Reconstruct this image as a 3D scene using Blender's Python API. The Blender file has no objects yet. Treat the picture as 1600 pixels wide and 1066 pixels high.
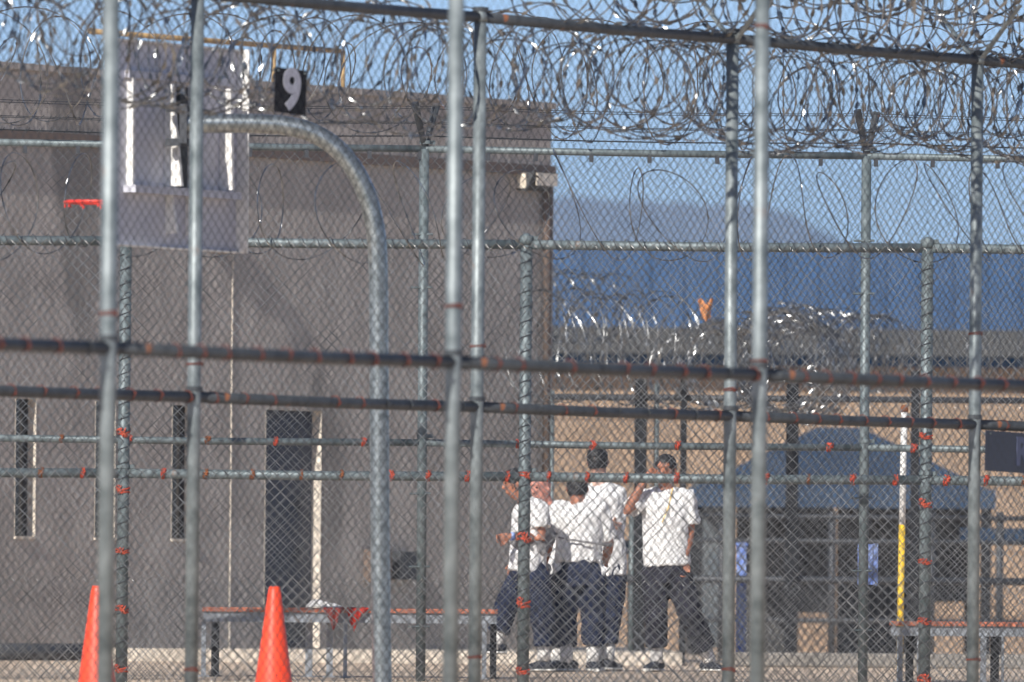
import bpy, bmesh, math, random
import numpy as np
from mathutils import Vector, Matrix, noise
random.seed(7); np.random.seed(7)
scene = bpy.context.scene
COL = scene.collection
PI = math.pi

# ------------------------------------------------------------------ camera
FPX = 18700.0                 # focal length in photo pixels (1600 wide) -> a 420 mm lens
EYE = Vector((0, 0, 0.46))
PITCH = math.atan((958 - 533) / FPX)
ROLL = 0.0085
F = Vector((0, math.cos(PITCH), math.sin(PITCH)))
R0 = Vector((1, 0, 0)); U0 = Vector((0, -math.sin(PITCH), math.cos(PITCH)))
RT = R0 * math.cos(ROLL) + U0 * math.sin(ROLL)
UP = U0 * math.cos(ROLL) - R0 * math.sin(ROLL)
cam_d = bpy.data.cameras.new('camera'); cam = bpy.data.objects.new('camera', cam_d); COL.objects.link(cam)
cam.matrix_world = Matrix(((RT.x, UP.x, -F.x, EYE.x), (RT.y, UP.y, -F.y, EYE.y), (RT.z, UP.z, -F.z, EYE.z), (0, 0, 0, 1)))
cam_d.sensor_width = 36; cam_d.lens = FPX / 1600 * 36
cam_d.clip_start = 0.5; cam_d.clip_end = 30000
cam_d.dof.use_dof = True; cam_d.dof.focus_distance = 91.5; cam_d.dof.aperture_fstop = 4.6
scene.camera = cam

# ------------------------------------------------------------------ sky, sun, exposure
SUN_EL = math.radians(34); SH = Vector((0.464, 0.8858))          # heading the sunlight travels in
world = bpy.data.worlds.new('World'); scene.world = world; world.use_nodes = True
wn = world.node_tree.nodes; wl = world.node_tree.links
sky = wn.new('ShaderNodeTexSky'); sky.sky_type = 'NISHITA'; sky.sun_disc = False
sky.sun_elevation = SUN_EL; sky.sun_rotation = math.radians(208.7)
sky.altitude = 600; sky.air_density = 0.5; sky.dust_density = 0.5; sky.ozone_density = 2.0
wl.new(sky.outputs[0], wn['Background'].inputs[0]); wn['Background'].inputs[1].default_value = 0.11
sl = bpy.data.lights.new('sun', 'SUN'); sl.energy = 4.8; sl.angle = math.radians(0.53); sl.color = (1, 0.95, 0.87)
so = bpy.data.objects.new('sun', sl); COL.objects.link(so)
so.rotation_euler = Vector((SH.x * math.cos(SUN_EL), SH.y * math.cos(SUN_EL), -math.sin(SUN_EL))).to_track_quat('-Z', 'Y').to_euler()
so.location = (-30, 20, 60)
scene.view_settings.view_transform = 'Standard'; scene.view_settings.look = 'None'
scene.view_settings.exposure = 0.44; scene.view_settings.gamma = 1.0

# ------------------------------------------------------------------ helpers
def at(px, py, Y):
    """world point at depth Y that stands at photo pixel (px, py)"""
    d = F + RT * ((px - 800) / FPX) - UP * ((py - 533) / FPX)
    return EYE + d * (Y / d.y)
def zat(px, py, Y): return at(px, py, Y).z
def on_line(px, x0, y0, d):
    k = (px - 800) / FPX
    return (k * y0 - x0) / (d[0] - k * d[1])
def ground_z(y): return -0.01 * (96 - y) if y < 96 else 0.0

def link(name, me, parent=None, m=None, smooth=False):
    o = bpy.data.objects.new(name, me); COL.objects.link(o)
    if parent is not None: o.parent = parent
    if m is not None and len(me.materials) == 0: me.materials.append(m)
    if smooth:
        me.polygons.foreach_set('use_smooth', [len(p.vertices) <= 4 for p in me.polygons])
    return o
def empty(name, loc=(0, 0, 0), rz=0, label=None, cat=None, group=None):
    o = bpy.data.objects.new(name, None); COL.objects.link(o)
    o.location = loc; o.rotation_euler = (0, 0, rz); o.empty_display_size = 0.2
    tag(o, label, cat, group); return o
def tag(o, label=None, cat=None, group=None, kind=None):
    if label: o['label'] = label
    if cat: o['category'] = cat
    if group: o['group'] = group
    if kind: o['kind'] = kind
    return o

class MB:
    """collects vertices and faces, then links them as one mesh object"""
    def __init__(s): s.v = []; s.f = []
    def add(s, vs, fs):
        b = len(s.v); s.v.extend([tuple(v) for v in vs]); s.f.extend([tuple(i + b for i in f) for f in fs])
    def box(s, c, size, rz=0, bevel=0):
        hx, hy, hz = size[0] / 2, size[1] / 2, size[2] / 2
        M = Matrix.Rotation(rz, 3, 'Z'); c = Vector(c)
        s.add([c + M @ Vector((x * hx, y * hy, z * hz)) for z in (-1, 1) for y in (-1, 1) for x in (-1, 1)],
              [(0, 2, 3, 1), (4, 5, 7, 6), (0, 1, 5, 4), (2, 6, 7, 3), (0, 4, 6, 2), (1, 3, 7, 5)])
    def tube(s, pts, rad, n=10, ref=(0, 0, 1), cap=True):
        """rad: float, list of floats, or list of (ra, rb) pairs; ra lies along ref"""
        pts = [Vector(p) for p in pts]; N = len(pts)
        if not isinstance(rad, (list, tuple)): rad = [rad] * N
        ref = Vector(ref); b = len(s.v); vs = []; fs = []
        for i, p in enumerate(pts):
            t = (pts[min(i + 1, N - 1)] - pts[max(i - 1, 0)]).normalized()
            u = ref - t * ref.dot(t)
            if u.length < 1e-3: u = Vector((1, 0.02, 0)) - t * t.x
            u.normalize(); w = t.cross(u)
            ra, rb = rad[i] if isinstance(rad[i], (list, tuple)) else (rad[i], rad[i])
            for k in range(n):
                a = 2 * PI * k / n
                vs.append(p + u * (ra * math.cos(a)) + w * (rb * math.sin(a)))
        for i in range(N - 1):
            for k in range(n):
                k2 = (k + 1) % n
                fs.append((i * n + k, i * n + k2, (i + 1) * n + k2, (i + 1) * n + k))
        if cap:
            fs.append(tuple(range(n))[::-1]); fs.append(tuple((N - 1) * n + k for k in range(n)))
        s.add(vs, fs)
    def lathe(s, prof, n=24, c=(0, 0, 0)):
        N = len(prof); c = Vector(c)
        s.add([c + Vector((r * math.cos(2 * PI * k / n), r * math.sin(2 * PI * k / n), z)) for r, z in prof for k in range(n)],
              [(i * n + k, i * n + (k + 1) % n, (i + 1) * n + (k + 1) % n, (i + 1) * n + k) for i in range(N - 1) for k in range(n)]
              + [tuple(range(n))[::-1], tuple((N - 1) * n + k for k in range(n))])
    def mesh(s, name='mesh'):
        me = bpy.data.meshes.new(name); me.from_pydata(s.v, [], s.f); me.update(); return me
    def build(s, name, m, parent=None, smooth=False): return link(name, s.mesh(name), parent, m, smooth)

def bevel_mod(o, w=0.008, seg=2):
    md = o.modifiers.new('bevel', 'BEVEL'); md.width = w; md.segments = seg; md.limit_method = 'ANGLE'
    return o

# ------------------------------------------------------------------ materials
def mat(name, col, rough=0.6, metal=0.0, col2=None, scale=8.0, bump=0.0, bscale=None, detail=6, spots=None, stretch=(1, 1, 1), spec=0.5, objspace=True):
    m = bpy.data.materials.new(name); m.use_nodes = True
    nt = m.node_tree; N = nt.nodes; L = nt.links; p = N['Principled BSDF']
    p.inputs['Base Color'].default_value = (*col, 1); p.inputs['Roughness'].default_value = rough
    p.inputs['Metallic'].default_value = metal; p.inputs['Specular IOR Level'].default_value = spec
    if col2 is None and not bump and not spots: return m
    tc = N.new('ShaderNodeTexCoord'); mp = N.new('ShaderNodeMapping'); mp.inputs['Scale'].default_value = stretch
    L.new(tc.outputs['Object'], mp.inputs[0])
    src = None
    if col2 is not None:
        nz = N.new('ShaderNodeTexNoise'); nz.inputs['Scale'].default_value = scale; nz.inputs['Detail'].default_value = detail
        nz.inputs['Roughness'].default_value = 0.62
        L.new(mp.outputs[0], nz.inputs['Vector'])
        rp = N.new('ShaderNodeValToRGB'); rp.color_ramp.elements[0].position = 0.3; rp.color_ramp.elements[1].position = 0.7
        rp.color_ramp.elements[0].color = (*col, 1); rp.color_ramp.elements[1].color = (*col2, 1)
        L.new(nz.outputs[0], rp.inputs[0]); src = rp.outputs[0]
    if spots:                                            # (colour, scale, threshold): stains, rust, chips
        n2 = N.new('ShaderNodeTexNoise'); n2.inputs['Scale'].default_value = spots[1]; n2.inputs['Detail'].default_value = 5
        L.new(mp.outputs[0], n2.inputs['Vector'])
        r2 = N.new('ShaderNodeValToRGB'); r2.color_ramp.elements[0].position = spots[2]; r2.color_ramp.elements[1].position = spots[2] + 0.06
        L.new(n2.outputs[0], r2.inputs[0])
        mx = N.new('ShaderNodeMixRGB'); L.new(r2.outputs[0], mx.inputs[0])
        if src: L.new(src, mx.inputs[1])
        else: mx.inputs[1].default_value = (*col, 1)
        mx.inputs[2].default_value = (*spots[0], 1); src = mx.outputs[0]
    if src: L.new(src, p.inputs['Base Color'])
    if bump:
        n3 = N.new('ShaderNodeTexNoise'); n3.inputs['Scale'].default_value = bscale or scale * 3; n3.inputs['Detail'].default_value = 8
        L.new(mp.outputs[0], n3.inputs['Vector'])
        bp = N.new('ShaderNodeBump'); bp.inputs['Strength'].default_value = 1.0; bp.inputs['Distance'].default_value = bump
        L.new(n3.outputs[0], bp.inputs['Height']); L.new(bp.outputs[0], p.inputs['Normal'])
    return m

M = {}
M['galv'] = mat('galvanised_steel', (0.07, 0.09, 0.098), 0.5, 0.3, (0.27, 0.305, 0.318), 5, 0.0006, 60, spots=((0.24, 0.11, 0.05), 3.2, 0.66))  # dark mottle partly imitates shadow bands cast by mesh and coils
M['galv_far'] = mat('weathered_galvanised_steel', (0.07, 0.095, 0.103), 0.52, 0.25, (0.20, 0.238, 0.252), 9, 0.0006, 60, spots=((0.25, 0.12, 0.06), 4.0, 0.68))
M['rail'] = mat('dull_galvanised_rail', (0.030, 0.035, 0.042), 0.55, 0.2, (0.065, 0.073, 0.082), 12, spots=((0.24, 0.09, 0.04), 6, 0.66))  # darker than the posts: grazing-sun shade put into the colour
M['pole'] = mat('bright_galvanised_pole', (0.13, 0.152, 0.16), 0.30, 0.8, (0.42, 0.455, 0.465), 20, 0.0006, 70)
M['wire'] = mat('chain_link_wire', (0.07, 0.075, 0.08), 0.28, 0.9, (0.55, 0.54, 0.52), 2.5)
M['wire_near'] = mat('weathered_chain_link_wire', (0.025, 0.028, 0.03), 0.45, 0.7, (0.11, 0.11, 0.11), 2.5)
M['blade'] = mat('razor_wire_steel', (0.46, 0.465, 0.465), 0.28, 0.9, (0.05, 0.055, 0.06), 6)
M['tie'] = mat('red_rusted_tie', (0.52, 0.055, 0.035), 0.65, 0.0, (0.30, 0.07, 0.03), 40)
M['tie_dull'] = mat('dull_red_tie', (0.19, 0.038, 0.022), 0.8, 0.0, (0.09, 0.035, 0.025), 40)
M['rust'] = mat('rust', (0.30, 0.10, 0.035), 0.8, 0, (0.14, 0.05, 0.02), 30)
M['stucco'] = mat('grey_stucco', (0.31, 0.28, 0.258), 0.9, 0, (0.48, 0.435, 0.40), 2.2, 0.02, 16, stretch=(1, 1, 0.5), spots=((0.24, 0.22, 0.205), 0.7, 0.6))
M['cream'] = mat('cream_paint', (0.62, 0.54, 0.45), 0.7, 0, (0.72, 0.65, 0.56), 6)
M['brown'] = mat('brown_flashing', (0.12, 0.085, 0.07), 0.6, 0, (0.17, 0.125, 0.10), 6)
M['glass'] = mat('dark_glass', (0.010, 0.014, 0.022), 0.18)
M['door'] = mat('navy_door', (0.020, 0.030, 0.055), 0.5, 0, (0.032, 0.043, 0.07), 4)
M['black'] = mat('black_paint', (0.006, 0.007, 0.010), 0.6, 0, (0.014, 0.016, 0.020), 12, spec=.3)
M['dark'] = mat('dark_steel', (0.045, 0.05, 0.06), 0.55, 0.2, (0.07, 0.075, 0.085), 9)
M['kerb'] = mat('concrete_kerb', (0.50, 0.44, 0.37), 0.9, 0, (0.62, 0.56, 0.48), 5, 0.004, 40)
M['kerb_grey'] = mat('grey_kerb', (0.20, 0.185, 0.165), 0.9, 0, (0.28, 0.26, 0.235), 5, 0.004, 40)
M['ground'] = mat('tan_yard_ground', (0.52, 0.395, 0.285), 0.95, 0, (0.68, 0.54, 0.41), 0.9, 0.02, 7, detail=9)
M['tan'] = mat('tan_block', (0.25, 0.175, 0.12), 0.9, 0, (0.40, 0.29, 0.205), 1.5, 0.01, 9)
M['blue'] = mat('blue_metal', (0.002, 0.04, 0.12), 0.6, 0.0, (0.004, 0.06, 0.17), 0.7)
M['bluefab'] = mat('blue_canvas', (0.016, 0.04, 0.085), 0.85, 0, (0.042, 0.075, 0.13), 1.2)
M['bluebright'] = mat('blue_plastic', (0.03, 0.10, 0.46), 0.5, 0, (0.36, 0.44, 0.62), 9)
M['fascia'] = mat('grey_fascia', (0.04, 0.043, 0.046), 0.7, 0, (0.075, 0.078, 0.08), 2)
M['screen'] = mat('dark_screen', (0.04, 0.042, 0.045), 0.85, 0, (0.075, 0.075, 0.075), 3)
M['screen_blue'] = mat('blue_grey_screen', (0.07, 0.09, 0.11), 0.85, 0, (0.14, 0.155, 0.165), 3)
M['backboard'] = mat('white_painted_steel', (0.46, 0.465, 0.54), 0.5, 0, (0.58, 0.585, 0.64), 5, spots=((0.30, 0.18, 0.10), 3.5, 0.69))  # bluish tint puts the board's skylit shade into its white
M['white'] = mat('white_paint', (0.74, 0.73, 0.70), 0.5, 0, (0.82, 0.81, 0.79), 7)
M['yellow'] = mat('yellow_paint', (0.72, 0.46, 0.02), 0.5, 0, (0.80, 0.53, 0.05), 12, spots=((0.35, 0.2, 0.05), 9, 0.68))
M['red'] = mat('red_rim_paint', (0.70, 0.03, 0.025), 0.45, 0, (0.60, 0.05, 0.03), 12)
M['cone'] = mat('orange_cone_plastic', (0.86, 0.060, 0.016), 0.45, 0, (0.74, 0.075, 0.028), 6, spots=((0.62, 0.16, 0.09), 9, 0.66))
M['bench'] = mat('orange_bench_top', (0.42, 0.13, 0.075), 0.7, 0, (0.56, 0.20, 0.12), 14, spots=((0.25, 0.17, 0.13), 10, 0.62))
M['benchleg'] = mat('pale_grey_bench_steel', (0.24, 0.265, 0.30), 0.5, 0.2, (0.36, 0.39, 0.43), 9, spots=((0.22, 0.12, 0.07), 8, 0.66))
M['redcloth'] = mat('red_cloth', (0.62, 0.045, 0.02), 0.9, 0, (0.48, 0.03, 0.02), 18)
M['maroon'] = mat('maroon_cloth', (0.20, 0.03, 0.025), 0.9, 0, (0.28, 0.05, 0.04), 18)
M['whitecloth'] = mat('white_cloth', (0.72, 0.70, 0.67), 0.9, 0, (0.80, 0.78, 0.76), 12)
M['orangecloth'] = mat('orange_rag', (0.50, 0.19, 0.07), 0.9, 0, (0.62, 0.27, 0.11), 18)
M['shirt'] = mat('white_cotton', (0.76, 0.755, 0.76), 0.9, 0, (0.82, 0.815, 0.81), 9, 0.003, 30, spec=0.2)
M['greycloth'] = mat('grey_cotton', (0.19, 0.185, 0.195), 0.9, 0, (0.25, 0.245, 0.25), 9)
M['navy'] = mat('navy_denim', (0.013, 0.019, 0.044), 0.85, 0, (0.028, 0.036, 0.07), 12, 0.003, 40, spec=0.2)
M['charcoal'] = mat('charcoal_twill', (0.018, 0.018, 0.027), 0.85, 0, (0.032, 0.032, 0.046), 12, 0.003, 40, spec=0.2)
M['skin_a'] = mat('skin_tanned', (0.33, 0.135, 0.080), 0.55, 0, (0.40, 0.175, 0.110), 14)
M['skin_b'] = mat('skin_ruddy', (0.52, 0.215, 0.165), 0.55, 0, (0.62, 0.29, 0.225), 14)
M['skin_c'] = mat('skin_light', (0.52, 0.31, 0.24), 0.55, 0, (0.60, 0.38, 0.30), 14)
M['hair'] = mat('black_hair', (0.010, 0.010, 0.012), 0.5, 0, (0.022, 0.021, 0.022), 60, 0.004, 120)
M['sole'] = mat('white_rubber', (0.70, 0.69, 0.66), 0.6)
M['shoe'] = mat('dark_canvas', (0.02, 0.025, 0.04), 0.8)
M['signblack'] = mat('black_sign_face', (0.004, 0.004, 0.007), 0.7, 0, (0.007, 0.007, 0.011), 5, spec=.2)
M['signblue'] = mat('navy_sign_face', (0.016, 0.020, 0.038), 0.45, 0, (0.026, 0.032, 0.055), 5)
M['lettering'] = mat('pale_lettering', (0.42, 0.43, 0.50), 0.6)
M['lettering_dim'] = mat('dim_blue_lettering', (0.08, 0.095, 0.17), 0.6)
M['rock'] = mat('mountain_rock', (0.10, 0.085, 0.085), 0.95, 0, (0.16, 0.135, 0.13), 0.003)
M['amber'] = mat('tan_pipe_paint', (0.36, 0.235, 0.10), 0.6, 0, (0.48, 0.33, 0.17), 9)
M['lampface'] = mat('cream_lamp_lens', (0.70, 0.62, 0.50), 0.35, 0, (0.78, 0.70, 0.60), 7)

# ------------------------------------------------------------------ ground, mountain
b = MB()
ys = [-60, 0, 30, 60, 96, 104, 200, 1000, 6000, 21200]
xs = [-5200, -300, -40, 0, 40, 300, 5200]
b.add([(x, y, ground_z(y)) for y in ys for x in xs],
      [(j * len(xs) + i, j * len(xs) + i + 1, (j + 1) * len(xs) + i + 1, (j + 1) * len(xs) + i) for j in range(len(ys) - 1) for i in range(len(xs) - 1)])
tag(b.build('ground', M['ground']), 'tan dirt and concrete yard rising gently to the buildings', kind='structure')

def mountain():
    D0 = 18000; nx, ny = 140, 26; b = MB(); vs = []
    prof = [(300, 330), (700, 318), (860, 304), (930, 292), (1010, 286), (1090, 292), (1160, 305), (1225, 322), (1290, 346), (1345, 378), (1420, 410), (1700, 520), (2000, 620), (2300, 700)]
    for j in range(ny):
        for i in range(nx):
            px = 300 + 2000 * i / (nx - 1); y = D0 - 3000 + 6000 * j / (ny - 1)
            for (a, ya), (c, yc) in zip(prof, prof[1:]):
                if a <= px <= c: py = ya + (yc - ya) * (px - a) / (c - a); break
            top = max(at(px, py, D0).z, 2)
            s = max(0, 1 - abs(y - D0) / 3000) ** 0.8
            n = noise.fractal(Vector((px * 0.012, y * 0.0011, 3)), 0.9, 2.1, 6)
            x = (px - 800) / FPX * D0
            vs.append((x, y, max(-2, top * s * (1 + 0.025 * n * (1 - 0.7 * (s > 0.97))) - 1)))
    b.add(vs, [(j * nx + i, j * nx + i + 1, (j + 1) * nx + i + 1, (j + 1) * nx + i) for j in range(ny - 1) for i in range(nx - 1)])
    tag(b.build('mountain', M['rock'], smooth=True), 'hazy purple blue mountain ridge on the horizon', kind='structure')
mountain()

# ------------------------------------------------------------------ the concrete building on the left
D = Vector((0.54, 0.8417, 0))                       # heading of the front fences and of this wall
AZ = math.atan2(D.y, D.x)
CY = 113.5; cx0 = at(858, 600, CY).x
def bu(px): return on_line(px, cx0, CY, D)
def bz(px, py): return zat(px, py, CY + bu(px) * D.y)
bld = empty('concrete_building', (cx0, CY, 0), AZ, 'grey stucco building with slit windows and a navy door', 'building')
U_L = -17.0; ROOF = bz(858, 171)
holes = []                                          # u0, u1, z0, z1
W1 = (bu(25), bu(57), bz(40, 838), bz(40, 623)); W2 = (bu(150), bu(181), bz(165, 840), bz(165, 627)); W3 = (bu(270), bu(302), bz(285, 842), bz(285, 633))
DR = (bu(416), bu(503), 0.125, bz(455, 641))
holes = [W1, W2, W3, DR]
def wall_mesh():
    b = MB()
    us = sorted({U_L, 0.0} | {h[0] for h in holes} | {h[1] for h in holes}); zs = sorted({0.0, ROOF} | {h[2] for h in holes} | {h[3] for h in holes})
    for i in range(len(us) - 1):
        for j in range(len(zs) - 1):
            uc, zc = (us[i] + us[i + 1]) / 2, (zs[j] + zs[j + 1]) / 2
            if any(h[0] < uc < h[1] and h[2] < zc < h[3] for h in holes): continue
            b.add([(us[i], 0, zs[j]), (us[i + 1], 0, zs[j]), (us[i + 1], 0, zs[j + 1]), (us[i], 0, zs[j + 1])], [(0, 1, 2, 3)])
    b.add([(0, 0, 0), (0, 12, 0), (0, 12, ROOF), (0, 0, ROOF)], [(0, 1, 2, 3)])
    b.add([(U_L, 0, 0), (U_L, 12, 0), (U_L, 12, ROOF), (U_L, 0, ROOF)], [(3, 2, 1, 0)])
    b.add([(U_L, 12, 0), (0, 12, 0), (0, 12, ROOF), (U_L, 12, ROOF)], [(3, 2, 1, 0)])
    return b
wall_mesh().build('wall', M['stucco'], bld)
b = MB(); b.add([(U_L, 0, ROOF), (0, 0, ROOF), (0, 12, ROOF), (U_L, 12, ROOF)], [(0, 1, 2, 3)])
b.box((U_L / 2, 0.04, ROOF + 0.03), (-U_L + 0.06, 0.16, 0.06)); b.build('roof', M['stucco'], bld)
def opening(name, h, depth, paneM, frameM):
    u0, u1, z0, z1 = h
    p = MB(); p.box(((u0 + u1) / 2, depth + 0.02, (z0 + z1) / 2), (u1 - u0 + .1, 0.04, z1 - z0 + .1)); pane = p.build(name, paneM, bld)
    f = MB(); t = 0.03                                # lining of the reveal: sill, head and two jambs
    f.add([(u0, -0.004, z0), (u0, depth, z0), (u0, depth, z1), (u0, -0.004, z1)], [(0, 1, 2, 3)])
    f.add([(u1, -0.004, z0), (u1, depth, z0), (u1, depth, z1), (u1, -0.004, z1)], [(3, 2, 1, 0)])
    f.add([(u0, -0.004, z1), (u1, -0.004, z1), (u1, depth, z1), (u0, depth, z1)], [(3, 2, 1, 0)])
    f.add([(u0, -0.004, z0), (u1, -0.004, z0), (u1, depth, z0), (u0, depth, z0)], [(0, 1, 2, 3)])
    f.build('frame', frameM, pane)
    return pane
for h in (W1, W2, W3):
    w = opening('window', h, 0.085, M['glass'], M['cream'])
    s = MB(); s.box(((h[0] + h[1]) / 2, 0.02, h[2] - 0.012), (h[1] - h[0] + .02, 0.09, 0.022)); s.build('sill', M['cream'], w)
dr = opening('door', DR, 0.10, M['door'], M['cream'])
for py in (787, 868):
    s = MB(); s.box((DR[1] - 0.22, 0.085, bz(480, py)), (0.05, 0.04, 0.14)); s.tube([(DR[1] - 0.22, 0.06, bz(480, py)), (DR[1] - 0.34, 0.06, bz(480, py))], 0.012, 8); s.build('handle', M['dark'], dr)
s = MB(); s.box(((DR[0] + DR[1]) / 2, 0.088, bz(450, 965)), (DR[1] - DR[0] - 0.1, 0.008, 0.34)); s.build('kick_plate', M['dark'], dr)
# flashing band under the parapet, control joint, corner trim
fz = bz(858, 268)
s = MB(); s.box((U_L / 2, -0.03, fz), (-U_L, 0.06, 0.10)); s.build('flashing_band', M['brown'], bld)
s = MB(); s.box((bu(362), -0.006, (fz - 0.05) / 2 + .06), (0.014, 0.010, fz - 0.17)); s.build('joint_strip', M['cream'], bld)
s = MB(); s.tube([(-0.14, -0.06, 0.12), (-0.14, -0.06, fz - 0.2), (-0.14, 0.02, fz - 0.05)], 0.05, 10); s.build('downpipe', M['brown'], bld, True)
s = MB(); s.box((-0.03, -0.012, fz / 2), (0.09, 0.024, fz - 0.12)); s.build('corner_trim', M['stucco'], bld)
# wall lamp by the corner and a hidden box added to cast the shadow raking down the wall
def lamp_or_shadow_box(px, py, w, h, p, m):
    u, z = bu(px), bz(px, py); b = MB()
    b.add([(u - w / 2, 0, z - h / 2), (u + w / 2, 0, z - h / 2), (u + w / 2, 0, z + h / 2), (u - w / 2, 0, z + h / 2),
           (u - w / 2, -p * .55, z - h / 2), (u + w / 2, -p * .55, z - h / 2), (u + w / 2, -p, z + h / 2), (u - w / 2, -p, z + h / 2)],
          [(4, 5, 6, 7), (0, 4, 7, 3), (1, 2, 6, 5), (3, 7, 6, 2), (0, 1, 5, 4)])
    o = b.build('wall_lamp', M['fascia'], bld)
    l = MB(); l.box((u - w / 2 - .008, -p * .3, z), (0.012, p * .5, h * .8)); l.box((u, -p - .004, z + h * .1), (w * .86, 0.012, h * .7)); l.build('lens', m, o)
lamp_or_shadow_box(824, 284, 0.42, 0.17, 0.20, M['lampface'])
lamp_or_shadow_box(342, 374, 0.34, 0.22, 0.115, M['fascia'])  # no lamp: unseen box behind the backboard, sized for its shadow
for px, py, w, h, m in ((585, 884, 0.30, 0.30, 'brown'), (626, 884, 0.30, 0.26, 'dark')):
    s = MB(); s.box((bu(px), -0.06, bz(px, py)), (w, 0.12, h)); o = s.build('utility_box', M[m], bld)
    s = MB(); s.box((bu(px), -0.124, bz(px, py)), (w - .06, 0.008, h - .06)); s.build('cover', M[m], o)
# pipe guard rail standing on the roof
rz = bz(545, 80)
s = MB(); s.tube([(bu(150), 0.1, rz), (bu(546), 0.1, rz)], 0.025, 8); rr = s.build('roof_railing', M['amber'], bld, True)
for px in (180, 310, 438, 546):
    s = MB(); s.tube([(bu(px), 0.1, ROOF), (bu(px), 0.1, rz)], 0.023, 8); s.build('post', M['amber'], rr, True)

# kerb along the wall, kerb across the back, dark drain at the left
b = MB(); p0 = at(-60, 1000, 107.3).x; p1 = at(1066, 1000, 107.3).x
b.add([(p0, 107.3, 0), (p1, 107.3, 0), (p1, 107.3, .115), (p0, 107.3, .115), (p0, 125, .115), (p1, 125, .115), (p1, 125, 0)], [(0, 1, 2, 3), (3, 2, 5, 4), (1, 6, 5, 2)])
tag(b.build('kerb', M['kerb']), 'cream concrete kerb and apron at the foot of the grey building', kind='structure')
b = MB(); q0 = p1 + 0.45; q1 = at(1700, 1000, 106).x
b.box(((q0 + q1) / 2, 106.6, 0.065), (q1 - q0, 0.3, 0.13)); o = b.build('kerb', M['kerb_grey']); bevel_mod(o, 0.02)  # grey stands in for the shade on this kerb's face
tag(o, 'grey concrete kerb across the back of the yard', kind='structure')
b = MB(); p = at(-40, 1025, 104.5); q = at(140, 1026, 105.5); b.tube([(p.x, 104.5, .085), (q.x, 105.5, .085)], .075, 12); o = b.build('drain_pipe', M['dark'], smooth=True)
tag(o, 'dark grey pipe lying along the kerb at the far left', 'pipe')

# ------------------------------------------------------------------ far building with the blue metal roof
BY = 150
def bx(px): return at(px, 600, BY).x
bb = empty('blue_roofed_building', (bx(1230), BY, 0), 0, 'long tan building with a blue metal roof behind the yard', 'building')
x0, x1 = bx(700) - bx(1230), bx(1750) - bx(1230)
z1, z2, z3, z4 = zat(1230, 572, BY), zat(1230, 556, BY), zat(1230, 515, BY), zat(1230, 391, BY)
s = MB(); s.box(((x0 + x1) / 2, 5, z1 / 2), (x1 - x0, 10, z1)); s.build('wall', M['tan'], bb)
nb = 11
for k in range(4):                                   # courses read as faint ledges
    s = MB(); s.box(((x0 + x1) / 2, -0.012, z1 * (k + .6) / 4.4), (x1 - x0, 0.024, 0.05)); s.build('ledge', M['tan'], bb)
s = MB(); s.box(((x0 + x1) / 2, -0.1, (z1 + z2) / 2), (x1 - x0 + .2, 0.3, z2 - z1)); s.build('soffit_trim', M['blue'], bb)
s = MB(); s.box(((x0 + x1) / 2, -0.25, (z2 + z3) / 2), (x1 - x0 + .3, 0.7, z3 - z2)); s.build('fascia', M['fascia'], bb)
wdt = (x1 - x0) / 20
me = MB(); me.add([(-wdt / 2, 0, 0), (wdt / 2 - .05, 0, 0), (wdt / 2 - .05, .35, z4 - z3), (-wdt / 2, .35, z4 - z3)], [(0, 1, 2, 3)])
me.add([(wdt / 2 - .05, 0, 0), (wdt / 2 - .045, -.03, 0), (wdt / 2 - .005, -.03, 0), (wdt / 2, 0, 0), (wdt / 2 - .05, .35, z4 - z3), (wdt / 2 - .045, .32, z4 - z3), (wdt / 2 - .005, .32, z4 - z3), (wdt / 2, .35, z4 - z3)], [(0, 1, 5, 4), (1, 2, 6, 5), (2, 3, 7, 6)]); pm = me.mesh('roof_panel'); pm.materials.append(M['blue'])
for k in range(20):
    o = link('roof_panel', pm, bb); o.location = (x0 + wdt * (k + .5), -0.5, z3 + 0.002)
s = MB(); s.box(((x0 + x1) / 2, 5, z4 - 0.03), (x1 - x0, 10.2, 0.06)); s.build('roof', M['blue'], bb)

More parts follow.
